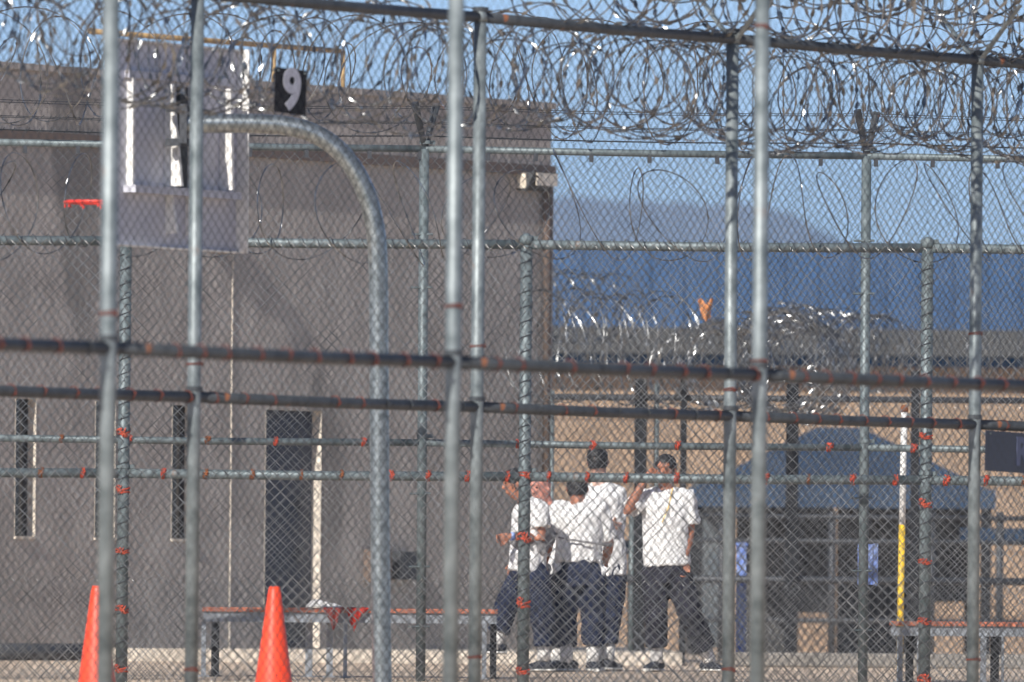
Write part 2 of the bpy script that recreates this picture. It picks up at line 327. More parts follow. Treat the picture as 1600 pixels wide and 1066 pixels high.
# ------------------------------------------------------------------ chain link fences
def mesh_panel(w, h, a=0.036, r=0.0024, wob=0.006, seed=0, m=None):
    """woven wire: each picket zigzags and hooks its neighbour"""
    npk = int(round(w / a)); a_x = w / npk; ns = int(h / a)
    k = np.arange(ns + 1); V = []; Fc = []
    ang = np.array([0.5, 0.5 + 2 / 3, 0.5 + 4 / 3]) * PI
    ring = np.stack([np.cos(ang) * r * 1.4, np.sin(ang) * r], 1)
    rng = np.random.RandomState(seed)
    base = 0
    fi = np.arange(ns)[:, None] * 3
    q = []
    for c in range(3):
        d = (c + 1) % 3
        q.append(np.concatenate([fi + c, fi + d, fi + 3 + d, fi + 3 + c], 1))
    q = np.concatenate(q)
    for i in range(npk):
        side = (k + i) % 2
        x = (i + side) * a_x; z = k * a
        wx = wob * np.sin(z * 2.1 + seed) * np.sin(x * 1.7 + 1.3 * seed) + rng.normal(0, 0.0012, ns + 1)
        wz = wob * np.sin(x * 2.6 + seed * 2.0) * np.cos(z * 1.3)
        wy = 0.012 * np.sin(x * 1.9 + z * 1.1 + seed) + np.where(side == 0, 1, -1) * r * 0.9
        P = np.stack([x + wx, wy, z + wz], 1)
        vv = np.repeat(P, 3, 0).reshape(ns + 1, 3, 3)
        vv[:, :, 0] += ring[:, 0]; vv[:, :, 1] += ring[:, 1]
        V.append(vv.reshape(-1, 3)); Fc.append(q + base); base += (ns + 1) * 3
    V = np.concatenate(V); Fc = np.concatenate(Fc)
    me = bpy.data.meshes.new('chain_link_mesh')
    me.vertices.add(len(V)); me.vertices.foreach_set('co', V.ravel())
    me.loops.add(len(Fc) * 4); me.loops.foreach_set('vertex_index', Fc.ravel().astype(np.int32))
    me.polygons.add(len(Fc)); me.polygons.foreach_set('loop_start', (np.arange(len(Fc)) * 4).astype(np.int32))
    me.polygons.foreach_set('use_smooth', np.ones(len(Fc), dtype=bool))
    me.update(calc_edges=True); me.materials.append(m or M['wire']); return me

def post_mesh(r, h, z0, capped=True, m=None):
    b = MB(); b.lathe([(r, z0), (r, h)], 16)
    if capped: b.lathe([(r * 1.12, h - 0.03), (r * 1.12, h + .01), (r * .8, h + .04), (r * .2, h + .055)], 16)
    me = b.mesh('post'); me.materials.append(m or M['galv']); me.polygons.foreach_set('use_smooth', [len(p.vertices) <= 4 for p in me.polygons]); return me
def tie_mesh(r, fat=1.0):
    """a few turns of painted wire round a pipe along local y, with splayed tails on the -x side"""
    b = MB(); n = 30
    pts = [(-(r + .004) * math.cos(t), fat * (.010 * (t / PI - 2) + .004 * math.sin(t * 1.7)), (r + .004) * math.sin(t)) for t in [4 * PI * i / n for i in range(n + 1)]]
    b.tube(pts, 0.0065 * fat, 5, ref=(0, 1, 0))
    for dy, dz in ((.022, .016), (-.02, .02), (.012, -.026), (-.016, -.012)):
        b.tube([(-r - .006, 0, 0), (-r - .013, dy * .6 * fat, dz * .6 * fat), (-r - .010, dy * 1.2 * fat, dz * 1.2 * fat)], [0.009 * fat, 0.007 * fat, 0.003], 5, ref=(0, 1, .3))
    return b.mesh('tie')
POST_TIE = Matrix(((0, 0, 1), (1, 0, 0), (0, 1, 0)))

def fence(label, origin, az, first, last, span, ztop, rails, zbase, post_r, rail_r, mesh_h, mesh_z0, mesh_off, seed, posts=None, capped=True, mid_ties=None, post_ties=None, mp=0.041, top_ext=0.0, mposts='galv', mrail='rail', mesh_r=0.0024, fat=1.0, tiem='tie', wirem='wire', rail_off=0.0, post_shift={}):
    f = empty('chain_link_fence', (origin[0], origin[1], 0), az, label, 'fence')
    pm = post_mesh(post_r, ztop + top_ext, zbase, capped, M[mposts])
    for i in (posts if posts is not None else range(first, last + 1)):
        o = link('post', pm, f); o.location = (i * span + post_shift.get(i, 0), 0, 0); o.rotation_euler = (0, random.uniform(-.002, .002), random.uniform(0, 6))
    rm = MB(); rm.tube([(.001, 0, 0), (span * .5, 0, -.006), (span - .001, 0, 0)], rail_r, 12); rme = rm.mesh('rail'); rme.materials.append(M[mrail])
    rme.polygons.foreach_set('use_smooth', [len(p.vertices) == 4 for p in rme.polygons])
    for zr in rails:
        for i in range(first, last):
            o = link('rail', rme, f); o.location = (i * span, rail_off, zr)
            cb = MB(); cb.lathe([(rail_r * 1.35, -.035), (rail_r * 1.45, 0), (rail_r * 1.35, .035)], 12)
    bandm = MB(); bandm.lathe([(post_r + .004, -.014), (post_r + .007, -.012), (post_r + .007, .012), (post_r + .004, .014)], 16); bandm.box((post_r + .02, 0, 0), (.04, .02, .03))
    bme = bandm.mesh('brace_band'); bme.materials.append(M[mrail])
    for zr in rails:
        for i in (posts if posts is not None else range(first, last + 1)):
            o = link('brace_band', bme, f); o.location = (i * span + post_shift.get(i, 0), 0, zr + .05)
    pa = [mesh_panel(span, mesh_h, mp, mesh_r, 0.007, seed + v, M[wirem]) for v in range(2)]
    for i in range(first, last):
        o = link('chain_link_mesh', pa[i % 2], f); o.location = (i * span, mesh_off, mesh_z0); o['kind'] = 'stuff'
    if mid_ties:
        zr, step = mid_ties; tm = tie_mesh(rail_r, fat); tm.materials.append(M[tiem])
        t2 = tie_mesh(rail_r * .96, fat * .8); t2.materials.append(M['rust'] if tiem == 'tie' else M['rail'])
        x = first * span + .1
        while x < last * span:
            ph = (x % span)
            if .1 < ph < span - .1:
                o = link('tie', tm if random.random() < .8 else t2, f); o.location = (x, rail_off, zr); o.rotation_euler = (0, random.uniform(-.5, .5), PI / 2 + random.uniform(-.15, .15))
                o.scale = (1, random.uniform(.7, 1.2), 1)
            x += step * random.uniform(.82, 1.15)
    if post_ties:
        z0, z1, step = post_ties; tm = tie_mesh(post_r, fat * 1.1); tm.materials.append(M[tiem])
        for i in (posts if posts is not None else range(first, last + 1)):
            z = z0 + random.uniform(0, .1)
            while z < z1:
                o = link('tie', tm, f); o.location = (i * span + post_shift.get(i, 0), 0, z); o.rotation_euler = (Matrix.Rotation(random.uniform(-.6, .4), 3, 'Z') @ Matrix.Rotation(random.uniform(-.12, .12), 3, 'Y') @ POST_TIE).to_euler()
                o.scale = (1, random.uniform(.9, 1.6), 1)
                z += step * random.uniform(.9, 1.1)
    return f

# fence A (nearest, thrown out of focus) and fence B behind it, both run away to the right
AY = 62.0; ax0 = at(708, 566, AY).x; a_mid = zat(708, 566, AY)
fA = fence('nearest tall chain link fence, thickest posts, most out of focus', (ax0, AY), AZ, -3, 3, 3.08, 4.19, [a_mid, 4.16], -0.75, 0.042, 0.034, 4.45, -0.32, 0.06, 1, post_shift={-1: -.066, 1: -.04}, mesh_r=.0014, fat=.34, tiem='tie_dull', wirem='wire_near', mid_ties=(a_mid, 0.27), posts=[-1, 0, 1, 2], post_ties=(-.1, 4.0, 1.9))
BY0 = 75.0; bx0 = at(745, 636, BY0).x; b_mid = zat(745, 636, BY0); b_top = zat(745, 27, BY0)
fB = fence('second chain link fence with razor wire under its dark top rail', (bx0, BY0), AZ, -3, 4, 3.09, b_top, [b_mid, b_top], -0.65, 0.041, 0.034, 4.40, -0.22, 0.055, 3, post_shift={-1: -.065, 1: -.06, 2: -.03}, mesh_r=.0022, fat=.34, tiem='tie_dull', wirem='wire_near', mid_ties=(b_mid, 0.31), posts=[-2, -1, 0, 1, 2, 3], post_ties=(.1, 3.4, 2.0))
for i in (1, 2, 3):                                  # Y arms on the posts of B
    for sg in (-1, 1):
        s = MB(); xq = i * 3.09 + {1: -.06, 2: -.03}.get(i, 0); s.tube([(xq, 0.01 * sg, b_top - .02), (xq, 0.33 * sg, b_top + .36)], [(.035, .012), (.026, .010)], 8, ref=(1, 0, 0)); s.build('barb_arm', M['galv'], fB)

# fence C (in focus, faces the camera)
CYF = 88.2; c1 = at(820, 700, CYF).x; cspan = at(1447, 700, CYF).x - c1
c_top = zat(820, 376, CYF); c_mid = zat(820, 745, CYF)
fC = fence('chain link fence with red ties along its middle rail', (c1, CYF), math.radians(0.6), -2, 2, cspan, c_top, [c_mid, c_top - .03], -0.3, 0.044, 0.035, c_top + .12, -0.1, -0.055, 5, mp=.045, mesh_r=.0026, fat=.9,
           mid_ties=(c_mid, 0.33), post_ties=(-.02, 2.1, 0.46), posts=[-1, 0, 1, 2], mposts='galv_far', mrail='galv_far')
# wraps of wire round C's posts and top rail
wm = MB(); n = 40; wm.tube([(.05 * math.cos(t), .05 * math.sin(t), .11 * t / (2 * PI)) for t in [2 * PI * 28 * i / (n * 14) for i in range(n * 14 + 1)]], 0.003, 4); wme = wm.mesh('lacing_wire'); wme.materials.append(M['dark'])
for i in (-1, 0, 1):
    o = link('lacing_wire', wme, fC); o.location = (i * cspan, 0, 0.0); o.rotation_euler = (0, 0, i * 1.7)
wm = MB(); wm.tube([(.0 + .11 * t / (2 * PI), .043 * math.cos(t), .043 * math.sin(t)) for t in [2 * PI * 26 * i / 390 for i in range(391)]], 0.003, 4, ref=(1, 0, 0)); wme = wm.mesh('lacing_wire'); wme.materials.append(M['dark'])
for i in (-2, -1, 0, 1):
    o = link('lacing_wire', wme, fC); o.location = (i * cspan + .05, 0, c_top - .03)

# fence D behind C, carrying V arms and barbed wire
DY0 = 90.0; d1 = at(661, 600, DY0).x; DAZ = math.radians(11); dd = (math.cos(DAZ), math.sin(DAZ))
dspan = on_line(1352, d1, DY0, dd)
d_top = zat(661, 233, DY0); d_mid = zat(661, 692, DY0)
fD = fence('chain link fence with V shaped barbed wire arms', (d1, DY0), DAZ, -2, 2, dspan, d_top, [d_mid, d_top], -0.25, 0.037, 0.027, d_top + .1, -0.08, 0.05, 7, mesh_r=.0023, mid_ties=(d_mid, 0.62), posts=[-1, 0, 1], capped=False, mposts='galv_far', mrail='galv_far')
lo = mesh_panel(dspan, 0.84, 0.045, 0.0032, 0.006, 21)
for i in range(-2, 2):
    o = link('lower_mesh', lo, fD); o.location = (i * dspan, -0.05, -0.1); o['kind'] = 'stuff'
for i in (-1, 0, 1):
    for sg in (-1, 1):
        s = MB(); s.tube([(i * dspan, 0, d_top), (i * dspan + sg * 0.12, sg * 0.20, d_top + .34)], [(.020, .012), (.030, .014)], 8, ref=(1, 0, 0)); s.build('barb_arm', M['rail'], fD)
    for zz in (.35, .8, 1.35, 2.9, 3.3):
        s = MB(); s.tube([(i * dspan - .10, -.02, zz), (i * dspan + .06, -.03, zz + .004)], 0.008, 6); s.build('hinge_bolt', M['galv_far'], fD)
clip = MB(); clip.box((0, 0, -.05), (.03, .02, .06)); clm = clip.mesh('clip'); clm.materials.append(M['dark'])
for k in range(-10, 12):
    o = link('clip', clm, fD); o.location = (k * .44 + random.uniform(-.05, .05), -.02, d_top)
def barbed(sg, t):
    b = MB(); x0, x1 = -1.6 * dspan, 1.7 * dspan; y = sg * .2 * t; z = d_top + .33 * t
    pts = []
    for i in range(60):
        x = x0 + (x1 - x0) * i / 59; pts.append((x, y, z - .02 * math.sin(PI * ((x / dspan) % 1))))
    b.tube(pts, 0.003, 4)
    for i in range(59):
        for kk in (.2, .7):
            p = Vector(pts[i]).lerp(Vector(pts[i + 1]), kk); a = random.uniform(0, PI)
            b.tube([p + Vector((-.012, .012 * math.cos(a), -.02 * math.sin(a + .6))), p + Vector((.012, -.012 * math.cos(a), .02 * math.sin(a + .6)))], 0.003, 3)
    b.build('barbed_wire', M['rail'], fD)
for t in (.3, .6, .95):
    barbed(-1, t); barbed(1, t)

# ------------------------------------------------------------------ razor wire coils
def coil(p0, p1, R, pitch, label, seed=0, wire=0.0032, blade=0.034, bw=0.010, every=0.10, jit=0.06, squash=1.0, sag=0.0, tilt=0.25, lean=0.0):
    """one helix of razor tape from p0 to p1 with its blades"""
    rng = random.Random(seed); p0 = Vector(p0); p1 = Vector(p1); ax = (p1 - p0); Lg = ax.length; ax.normalize()
    u = Vector((0, 0, 1)) - ax * ax.z; u.normalize(); w = ax.cross(u)
    turns = int(Lg / pitch); n = 36; pts = []
    pr = [1 + rng.uniform(-jit, jit) for _ in range(turns + 3)]
    tu = [rng.uniform(-tilt, tilt) for _ in range(turns + 3)]; tw = [rng.uniform(-tilt, tilt) for _ in range(turns + 3)]
    dz = [rng.uniform(-jit, jit) * R for _ in range(turns + 3)]; dx = [rng.uniform(-.3, .3) * pitch for _ in range(turns + 3)]
    for i in range(turns * n + 1):
        f = i / n; k = int(f); e = f - k; e = e * e * (3 - 2 * e)
        L = lambda a: a[k] * (1 - e) + a[k + 1] * e
        a = 2 * PI * f; rr = R * L(pr); cu, cw = math.cos(a), math.sin(a)
        s = f * pitch + L(dx) + rr * (cu * L(tu) + cw * (L(tw) + lean))
        base = p0 + ax * s; z = L(dz) - sag * math.sin(PI * s / Lg)
        pts.append(base + u * (rr * cu * squash + z) + w * (rr * cw))
    b = MB(); b.tube(pts, wire, 4, ref=ax)
    acc = 0; vs = []; fs = []
    for i in range(len(pts) - 1):
        d = pts[i + 1] - pts[i]; acc += d.length
        if acc > every:
            acc = 0; t = d.normalized(); nn = Vector((rng.gauss(0, 1), rng.gauss(0, 1), rng.gauss(0, 1))); nn = (nn - t * nn.dot(t)).normalized(); bb_ = t.cross(nn); p = pts[i]; q = len(vs)
            vs += [p + t * blade, p - t * blade, p + t * blade * .35 + nn * bw, p - t * blade * .35 - nn * bw, p + bb_ * .0022, p - bb_ * .0022, p - t * blade * .35 + nn * bw, p + t * blade * .35 - nn * bw]
            for c in (4, 5):
                ring = [0, 2, 6, 1, 3, 7]
                for j in range(6): fs.append((q + ring[j], q + ring[(j + 1) % 6], q + c) if c == 4 else (q + ring[(j + 1) % 6], q + ring[j], q + c))
    b.add(vs, fs)
    o = b.build('razor_wire_coil', M['blade']); tag(o, label, 'razor wire'); return o

def onB(t, off, z):
    p = Vector((bx0, BY0, 0)) + D * t + Vector((-D.y, D.x, 0)) * off; return (p.x, p.y, z)
coil(onB(-8.2, .36, b_top - .31), onB(10.6, .36, b_top - .31), 0.34, 0.15, 'dense blurred razor wire coil hanging below the dark top rail', 11, every=.09, jit=.24, wire=.0045, blade=.036, bw=.012, tilt=.75, lean=.1)
coil(onB(-8.2, .30, b_top - .24), onB(10.6, .42, b_top - .28), 0.29, 0.24, 'second thinner razor wire coil threaded through the dense coil below the top rail', 19, every=.09, jit=.3, wire=.0045, blade=.036, bw=.012, tilt=.8, lean=-.35)
coil(onB(1.0, 0, b_top + .62), onB(11.2, 0, b_top + .62), 0.36, 0.15, 'razor wire coil in the arms above the dark top rail at upper right', 12, every=.11, jit=.18, wire=.0055, blade=.042, bw=.014, tilt=.5)
coil(onB(1.0, .1, b_top + .34), onB(11.2, .1, b_top + .34), 0.31, 0.13, 'dense razor wire coil resting on the dark top rail at upper right', 17, every=.11, jit=.2, wire=.0055, blade=.042, bw=.014, tilt=.5, lean=-.2)
def onD(t, off, z):
    return (d1 + dd[0] * t - dd[1] * off, DY0 + dd[1] * t + dd[0] * off, z)
coil(onD(-4.2, 0, d_top + .60), onD(5.8, 0, d_top + .60), 0.41, 0.37, 'wide looped razor wire coil lying in the V shaped arms', 13, jit=.10, wire=.005, blade=.034, bw=.009, lean=.62, tilt=.3)
coil(onD(-4.2, .05, d_top + .48), onD(5.8, .05, d_top + .48), 0.36, 0.45, 'second razor wire coil tangled into the one in the V shaped arms', 18, jit=.16, wire=.005, blade=.036, bw=.011, lean=-.5, tilt=.45)
coil((c1 - 4.9, CYF + .12, c_top + .23), (c1 + 4.7, CYF + .12, c_top + .23), 0.36, 0.38, 'loose stretched razor wire coil along the rail with lacing wire', 14, jit=.16, tilt=.65, wire=.0045, blade=.03, bw=.008, lean=-.45)
# coils massed beyond the yard, seen nearly end on
def pcoil(px, py, Y, ang, Lg, R, pitch, label, seed):
    c = at(px, py, Y); a = Vector((math.sin(ang), math.cos(ang), 0)) * Lg / 2
    return coil(c - a, c + a, R, pitch, label, seed, every=.09, jit=.09, blade=.042, bw=.014, wire=.004)
pcoil(1238, 575, 114, math.radians(4), 7.0, 0.46, 0.16, 'glinting round razor wire coil seen end on, rightmost over the canopy', 21)
pcoil(1300, 545, 117, math.radians(18), 4.0, 0.36, 0.14, 'small glinting razor wire coil behind the round end on coil', 22)
pcoil(1118, 572, 112, math.radians(-6), 4.0, 0.40, 0.22, 'razor wire coil seen end on below the orange rag', 23)
pcoil(945, 545, 112, math.radians(62), 1.5, 0.50, 0.10, 'tangled razor wire coil beside the corner of the grey building', 24)
pcoil(905, 480, 118, math.radians(40), 1.4, 0.34, 0.12, 'upper razor wire coil against the blue roof by the building corner', 25)
s = at(1150, 548, 122); coil((at(860, 548, 122).x, 122, s.z), (at(1680, 548, 122).x, 122, s.z), 0.27, 0.10, 'long low razor wire roll along the foot of the blue roof', 26, every=.11)

# black fence that carries them
FY = 112.0; fF = empty('black_post_fence', (at(1000, 900, FY).x, FY, 0), 0, 'fence of black steel posts below the massed razor wire', 'fence')
ox = at(1000, 900, FY).x
for px, py, w in ((1000, 592, .115), (1067, 590, .06), (1237, 600, .115), (1429, 580, .08)):
    s = MB(); zt = zat(px, py, FY); s.box((at(px, 800, FY).x - ox, 0, zt / 2), (w, w, zt)); bevel_mod(s.build('post', M['black'], fF), .006)
for px, py, w in ((1025, 600, .05), (988, 800, .06), (862, 610, .04)):
    s = MB(); zt = zat(px, py, FY); s.tube([(at(px, 800, FY).x - ox, .12, 0), (at(px, 800, FY).x - ox, .12, zt)], w / 2, 10); s.build('post', M['galv_far'], fF, True)
xa, xb = at(862, 620, FY).x - ox, at(1640, 620, FY).x - ox
for py, r in ((622, .03), (905, .035)):
    s = MB(); z = zat(1100, py, FY); s.tube([(xa, .07, z), (xb, .07, z)], r, 8); s.build('rail', M['dark'], fF, True)
pmF = mesh_panel(xb - xa, zat(1100, 622, FY), 0.05, 0.003, .006, 31)
o = link('chain_link_mesh', pmF, fF); o.location = (xa, .09, 0); o['kind'] = 'stuff'

# ------------------------------------------------------------------ blue canopy with dark panels as its shade below, barrier rails
SY = 138.0; cp = empty('shade_canopy', (at(1310, 900, SY).x, SY, 0), 0, 'low blue hipped shade canopy with a dark interior', 'canopy')
ox = cp.location.x
def sx(px): return at(px, 800, SY).x - ox
ze, zr_ = zat(1300, 768, SY), zat(1300, 668, SY)
xl, xr = sx(1078), sx(1535); ra, rb_ = sx(1275), sx(1345)
b = MB(); dp = 5.0; th = .06; nseg = 8
v = [(xl, -dp / 2, ze), (xr, -dp / 2, ze), (xr, dp / 2, ze), (xl, dp / 2, ze), (ra, 0, zr_), (rb_, 0, zr_)]
b.add(v, [(0, 1, 5, 4), (1, 2, 5), (2, 3, 4, 5), (3, 0, 4)]); ro = b.build('roof', M['bluefab'], cp)
md = ro.modifiers.new('thick', 'SOLIDIFY'); md.thickness = .05
b = MB(); b.box(((xl + xr) / 2, -dp / 2 - .02, ze - .10), (xr - xl + .1, .05, .22)); b.build('valance', M['bluefab'], ro)
for px in (1085, 1232, 1428, 1528):
    for yy in (-dp / 2 + .1, dp / 2 - .1):
        s = MB(); s.box((sx(px), yy, ze / 2), (.12, .12, ze)); s.build('post', M['black'], cp)
for pa_, pb_, low, m in ((1082, 1150, 1000, 'screen_blue'), (1152, 1246, 1012, 'screen'), (1248, 1308, 944, 'screen'), (1310, 1440, 1012, 'screen'), (1452, 1530, 925, 'screen')):  # dark panels stand in for the shade under the canopy
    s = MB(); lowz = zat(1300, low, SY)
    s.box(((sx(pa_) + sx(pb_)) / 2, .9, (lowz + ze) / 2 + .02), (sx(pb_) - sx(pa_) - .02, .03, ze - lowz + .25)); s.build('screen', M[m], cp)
RY = 124.0; br = empty('pipe_barrier', (at(1300, 900, RY).x, RY, 0), 0, 'grey pipe barrier standing before the blue canopy', 'barrier'); ox = br.location.x
for py in (808, 846, 970):
    z = zat(1300, py, RY); s = MB(); s.tube([(at(1085, 900, RY).x - ox, 0, z), (at(1660, 900, RY).x - ox, 0, z)], .026, 8); s.build('rail', M['dark'], br, True)
for px in (1128, 1300, 1455, 1562):
    s = MB(); x = at(px, 900, RY).x - ox; s.tube([(x, .05, 0), (x, .05, zat(px, 800, RY))], .04, 10); s.build('post', M['dark'], br, True)
s = MB(); x = at(1545, 900, RY).x - ox; s.box((at(1560, 900, RY).x - ox, .09, zat(1560, 838, RY)), (.8, .06, .17)); s.build('board', M['bluefab'], br)
x = at(1158, 900, 120).x; s = MB(); s.box((0, 0, .58), (.10, .10, 1.16)); s.box((0, 0, 1.17), (.13, .13, .03)); s.box((0, 0, .012), (.2, .2, .02)); o = s.build('blue_bollard', M['bluebright']); o.location = (x, 120, 0)
tag(o, 'narrow blue post standing behind the right hand man', 'post')
x = at(985, 900, 118).x; b = MB(); b.box((0, 0, zat(985, 855, 118)), (.30, .05, .14)); b.box((0, .05, zat(985, 855, 118) / 2), (.05, .05, zat(985, 855, 118))); o = b.build('notice_board', M['bluefab']); o.location = (x, 118, 0)
tag(o, 'small pale blue board between the men', 'sign')

# ------------------------------------------------------------------ basketball hoop
HY = 79.0
hb = at(594, 960, HY); gz = ground_z(HY)
hoop = empty('basketball_hoop', (hb.x, HY, gz), 0, 'basketball hoop on a curved galvanised gooseneck pole, seen from behind', 'basketball hoop')
def hl(px, py, Y=HY): p = at(px, py, Y); return Vector((p.x - hb.x, Y - HY, p.z - gz))
prof = [hl(597, 1200), hl(594, 900), hl(592, 560), hl(591, 400), hl(586, 352), hl(574, 305), hl(553, 262), hl(524, 228), hl(488, 206), hl(448, 196), hl(400, 193), hl(340, 193), hl(282, 194)]
prof[0].z = 0.0
# the arm leans away along the backboard's own line
pts = []
for i, p in enumerate(prof):
    pts.append(p)
def subdiv(P, it=2):
    for _ in range(it):
        Q = [P[0]]
        for a, c in zip(P, P[1:]): Q += [a.lerp(c, .25), a.lerp(c, .75)]
        Q.append(P[-1]); P = Q
    return P
s = MB(); s.tube(subdiv(pts), 0.064, 20, ref=(0, 1, 0)); s.build('pole', M['pole'], hoop, True)
s = MB(); e = hl(282, 194)
s.box(e + Vector((.02, 0, 0)), (.05, .16, .26)); s.box(e + Vector((-.02, 0, .10)), (.16, .06, .04)); s.box(e + Vector((-.02, 0, -.12)), (.16, .06, .05)); s.build('mount_bracket', M['dark'], hoop)
# backboard plane: parallel to the grey wall, its back towards the camera
def bl(px, py): return hl(px, py, HY - 0.35 + (px - 274) / 236.0 / 0.54 * 0.84)
pc = hl(274, 225); BD = Vector((0.46, 0.888, 0)); BN = Vector((0.888, -0.46, 0))
t0 = -0.93; t1 = 0.98
def bbp(t, z, off): return pc + BD * t + BN * off + Vector((0, 0, z - pc.z))
def hz(px, py, t): Y = HY + BD.y * t; return zat(px, py, Y) - gz
zt = hz(274, 66, 0); zb = hz(274, 388, 0)
def bx_board(mb, ta, tb, za, zb_, o0, o1):
    c = bbp((ta + tb) / 2, (za + zb_) / 2, (o0 + o1) / 2); mb.box(c, (tb - ta, o1 - o0, zb_ - za), math.atan2(BD.y, BD.x))
def tpx(px): 
    k = (px - 800) / FPX; X0 = pc.x + hb.x + BN.x * OFF; return (k * (HY + BN.y * OFF) - X0) / (BD.x - k * BD.y)
OFF = -0.13
TL, TR = tpx(160), tpx(368)
b = MB(); bx_board(b, TL, TR, zb, zt, OFF - .008, OFF); board = b.build('backboard', M['backboard'], hoop)
b = MB()
bx_board(b, TR - .012, TR, zb, zt, OFF, OFF + .09); bx_board(b, TL + .05, TR - .012, zt - .012, zt, OFF, OFF + .04); bx_board(b, TL + .05, TR - .012, zb, zb + .012, OFF, OFF + .03)
b.build('flange', M['white'], board)  # flange and stiles paler than the board, sunlit edges put into the colour
zi1 = hz(274, 121, 0); zi0 = hz(274, 290, 0)
def gusset(ta, za, zb_, oa, ob, w=.03):
    """upright rib standing off the board's back: oa deep at its foot, ob at its head"""
    b = MB(); P_ = []
    for t in (ta - w / 2, ta + w / 2):
        P_ += [bbp(t, za, OFF), bbp(t, za, OFF + oa), bbp(t, zb_, OFF + ob), bbp(t, zb_, OFF)]
    b.add(P_, [(0, 1, 2, 3), (7, 6, 5, 4), (1, 5, 6, 2), (0, 4, 5, 1), (3, 2, 6, 7)]); b.build('stile', M['white'], board)
gusset(tpx(196), zi0 - .03, zi1 - .02, .052, .048)
gusset(tpx(256), zi0, zi1 - .04, .13, .05)
gusset(tpx(289), zi0, zi1 - .04, .03, .03, .02)
gusset(tpx(342), zi0, zi1 - .04, .10, .08)
gusset(tpx(258), hz(274, 364, 0), zi0 - .05, .09, .04)
gusset(tpx(289), hz(274, 364, 0), zi0 - .05, .03, .02, .02)
for z in (zi0 - .035, zi1 + .005):
    b = MB(); bx_board(b, tpx(190), tpx(356), z - .025, z + .025, OFF + .001, OFF + .095 if z < zi1 else OFF + .04); b.build('cross_brace', M['backboard'], board)
b = MB(); bx_board(b, tpx(272), tpx(284), zi0, zi1 - .05, OFF + .001, OFF + .03); b.build('mast_plate', M['black'], board)
# red rim on the far side of the board
zr2 = hz(140, 309, -.5); rc = bbp(tpx(262), zr2, OFF - .53)
rc.z = zr2
b = MB(); b.tube([rc + Vector((.228 * math.cos(a), .228 * math.sin(a), 0)) for a in [2 * PI * i / 32 for i in range(33)]], 0.011, 8); rim = b.build('rim', M['red'], hoop, True)
b = MB(); c0 = rc + BN * .36; b.box(c0, (.14, .32, .05), math.atan2(BD.y, BD.x)); b.box(rc + BN * .51 - Vector((0, 0, .03)), (.16, .02, .13), math.atan2(BD.y, BD.x)); b.build('rim_bracket', M['red'], rim)
for i in range(12):
    a = 2 * PI * i / 12; p = rc + Vector((.228 * math.cos(a), .228 * math.sin(a), -.012)); s = MB(); s.tube([p, p + Vector((0, 0, -.022)), p + Vector((.01, .01, -.012))], .005, 5); s.build('net_hook', M['red'], rim)

# ------------------------------------------------------------------ signs on fence B
def text_mesh(ch, size):
    cu = bpy.data.curves.new('lettering', 'FONT'); cu.body = ch; cu.size = size; cu.extrude = .0015; cu.offset = size * 0.035; cu.align_x = 'CENTER'; cu.align_y = 'CENTER'
    o = bpy.data.objects.new('lettering', cu); COL.objects.link(o)
    dg = bpy.context.evaluated_depsgraph_get(); me = bpy.data.meshes.new_from_object(o.evaluated_get(dg)); bpy.data.objects.remove(o); bpy.data.curves.remove(cu); return me
def sign(px, py, w, h, ch, label, m, lm, dx=0, tl=0.0, size=None, sx_=1.0):
    t = on_line(px, bx0, BY0, D); z = zat(px, py, BY0 + D.y * t)
    p = Vector(onB(t, -0.085, z)); o = empty('number_sign', p, AZ, label, 'sign'); o.rotation_euler = (0, tl, AZ)
    b = MB(); b.box((0, 0, 0), (w, .006, h)); bevel_mod(b.build('panel', M[m], o), .003, 1)
    me = text_mesh(ch, size or h * .95); c = link('digit', me, o, M[lm]); c.rotation_euler = (PI / 2, 0, 0); c.location = (dx, -.005, 0); c.scale = (sx_, 1, 1)
    for sgx in (-1, 1):
        b = MB(); b.tube([(sgx * w * .42, -.012, h * .43), (sgx * w * .42, .05, h * .43)], .006, 6); b.build('fixing', M['galv'], o)
sign(432, 143, 0.35, 0.275, '9', 'black sign with a pale number nine above the curved pole', 'signblack', 'lettering', .01, .03, .34, 1.15)
sign(1566, 707, 0.72, 0.27, 'R', 'navy sign with a dim letter at the right edge of the picture', 'signblue', 'lettering_dim', .13, 0.02, .26, 1.15)

# ------------------------------------------------------------------ traffic cones
def cone(px, tip, Y, label):
    p = at(px, tip, Y); gz = ground_z(Y); h = p.z - gz
    o = empty('traffic_cone', (p.x, Y, gz), random.uniform(0, 1), label, 'traffic cone', 'traffic cones')
    o.rotation_euler.x = random.uniform(-.01, .01)
    b = MB(); b.lathe([(.155, .035), (.148, .05), (.135, .07), (.131, .10), (.044, h - .03), (.038, h - .01), (.034, h), (.026, h), (.026, h - .05)], 32); b.build('cone_body', M['cone'], o, True)
    b = MB(); b.lathe([(.20, 0), (.20, .03), (.18, .036), (.15, .036)], 4)
    bevel_mod(b.build('base', M['cone'], o), .012)
    b = MB(); b.lathe([(.0350, h - .004), (.037, h + .004), (.030, h + .007), (.026, h + .002)], 24); b.build('collar', M['cone'], o, True)
cone(429, 918, 79.5, 'orange traffic cone in the open before the long bench')
cone(153, 917, 79.5, 'orange traffic cone half hidden by a near fence post, leftmost')

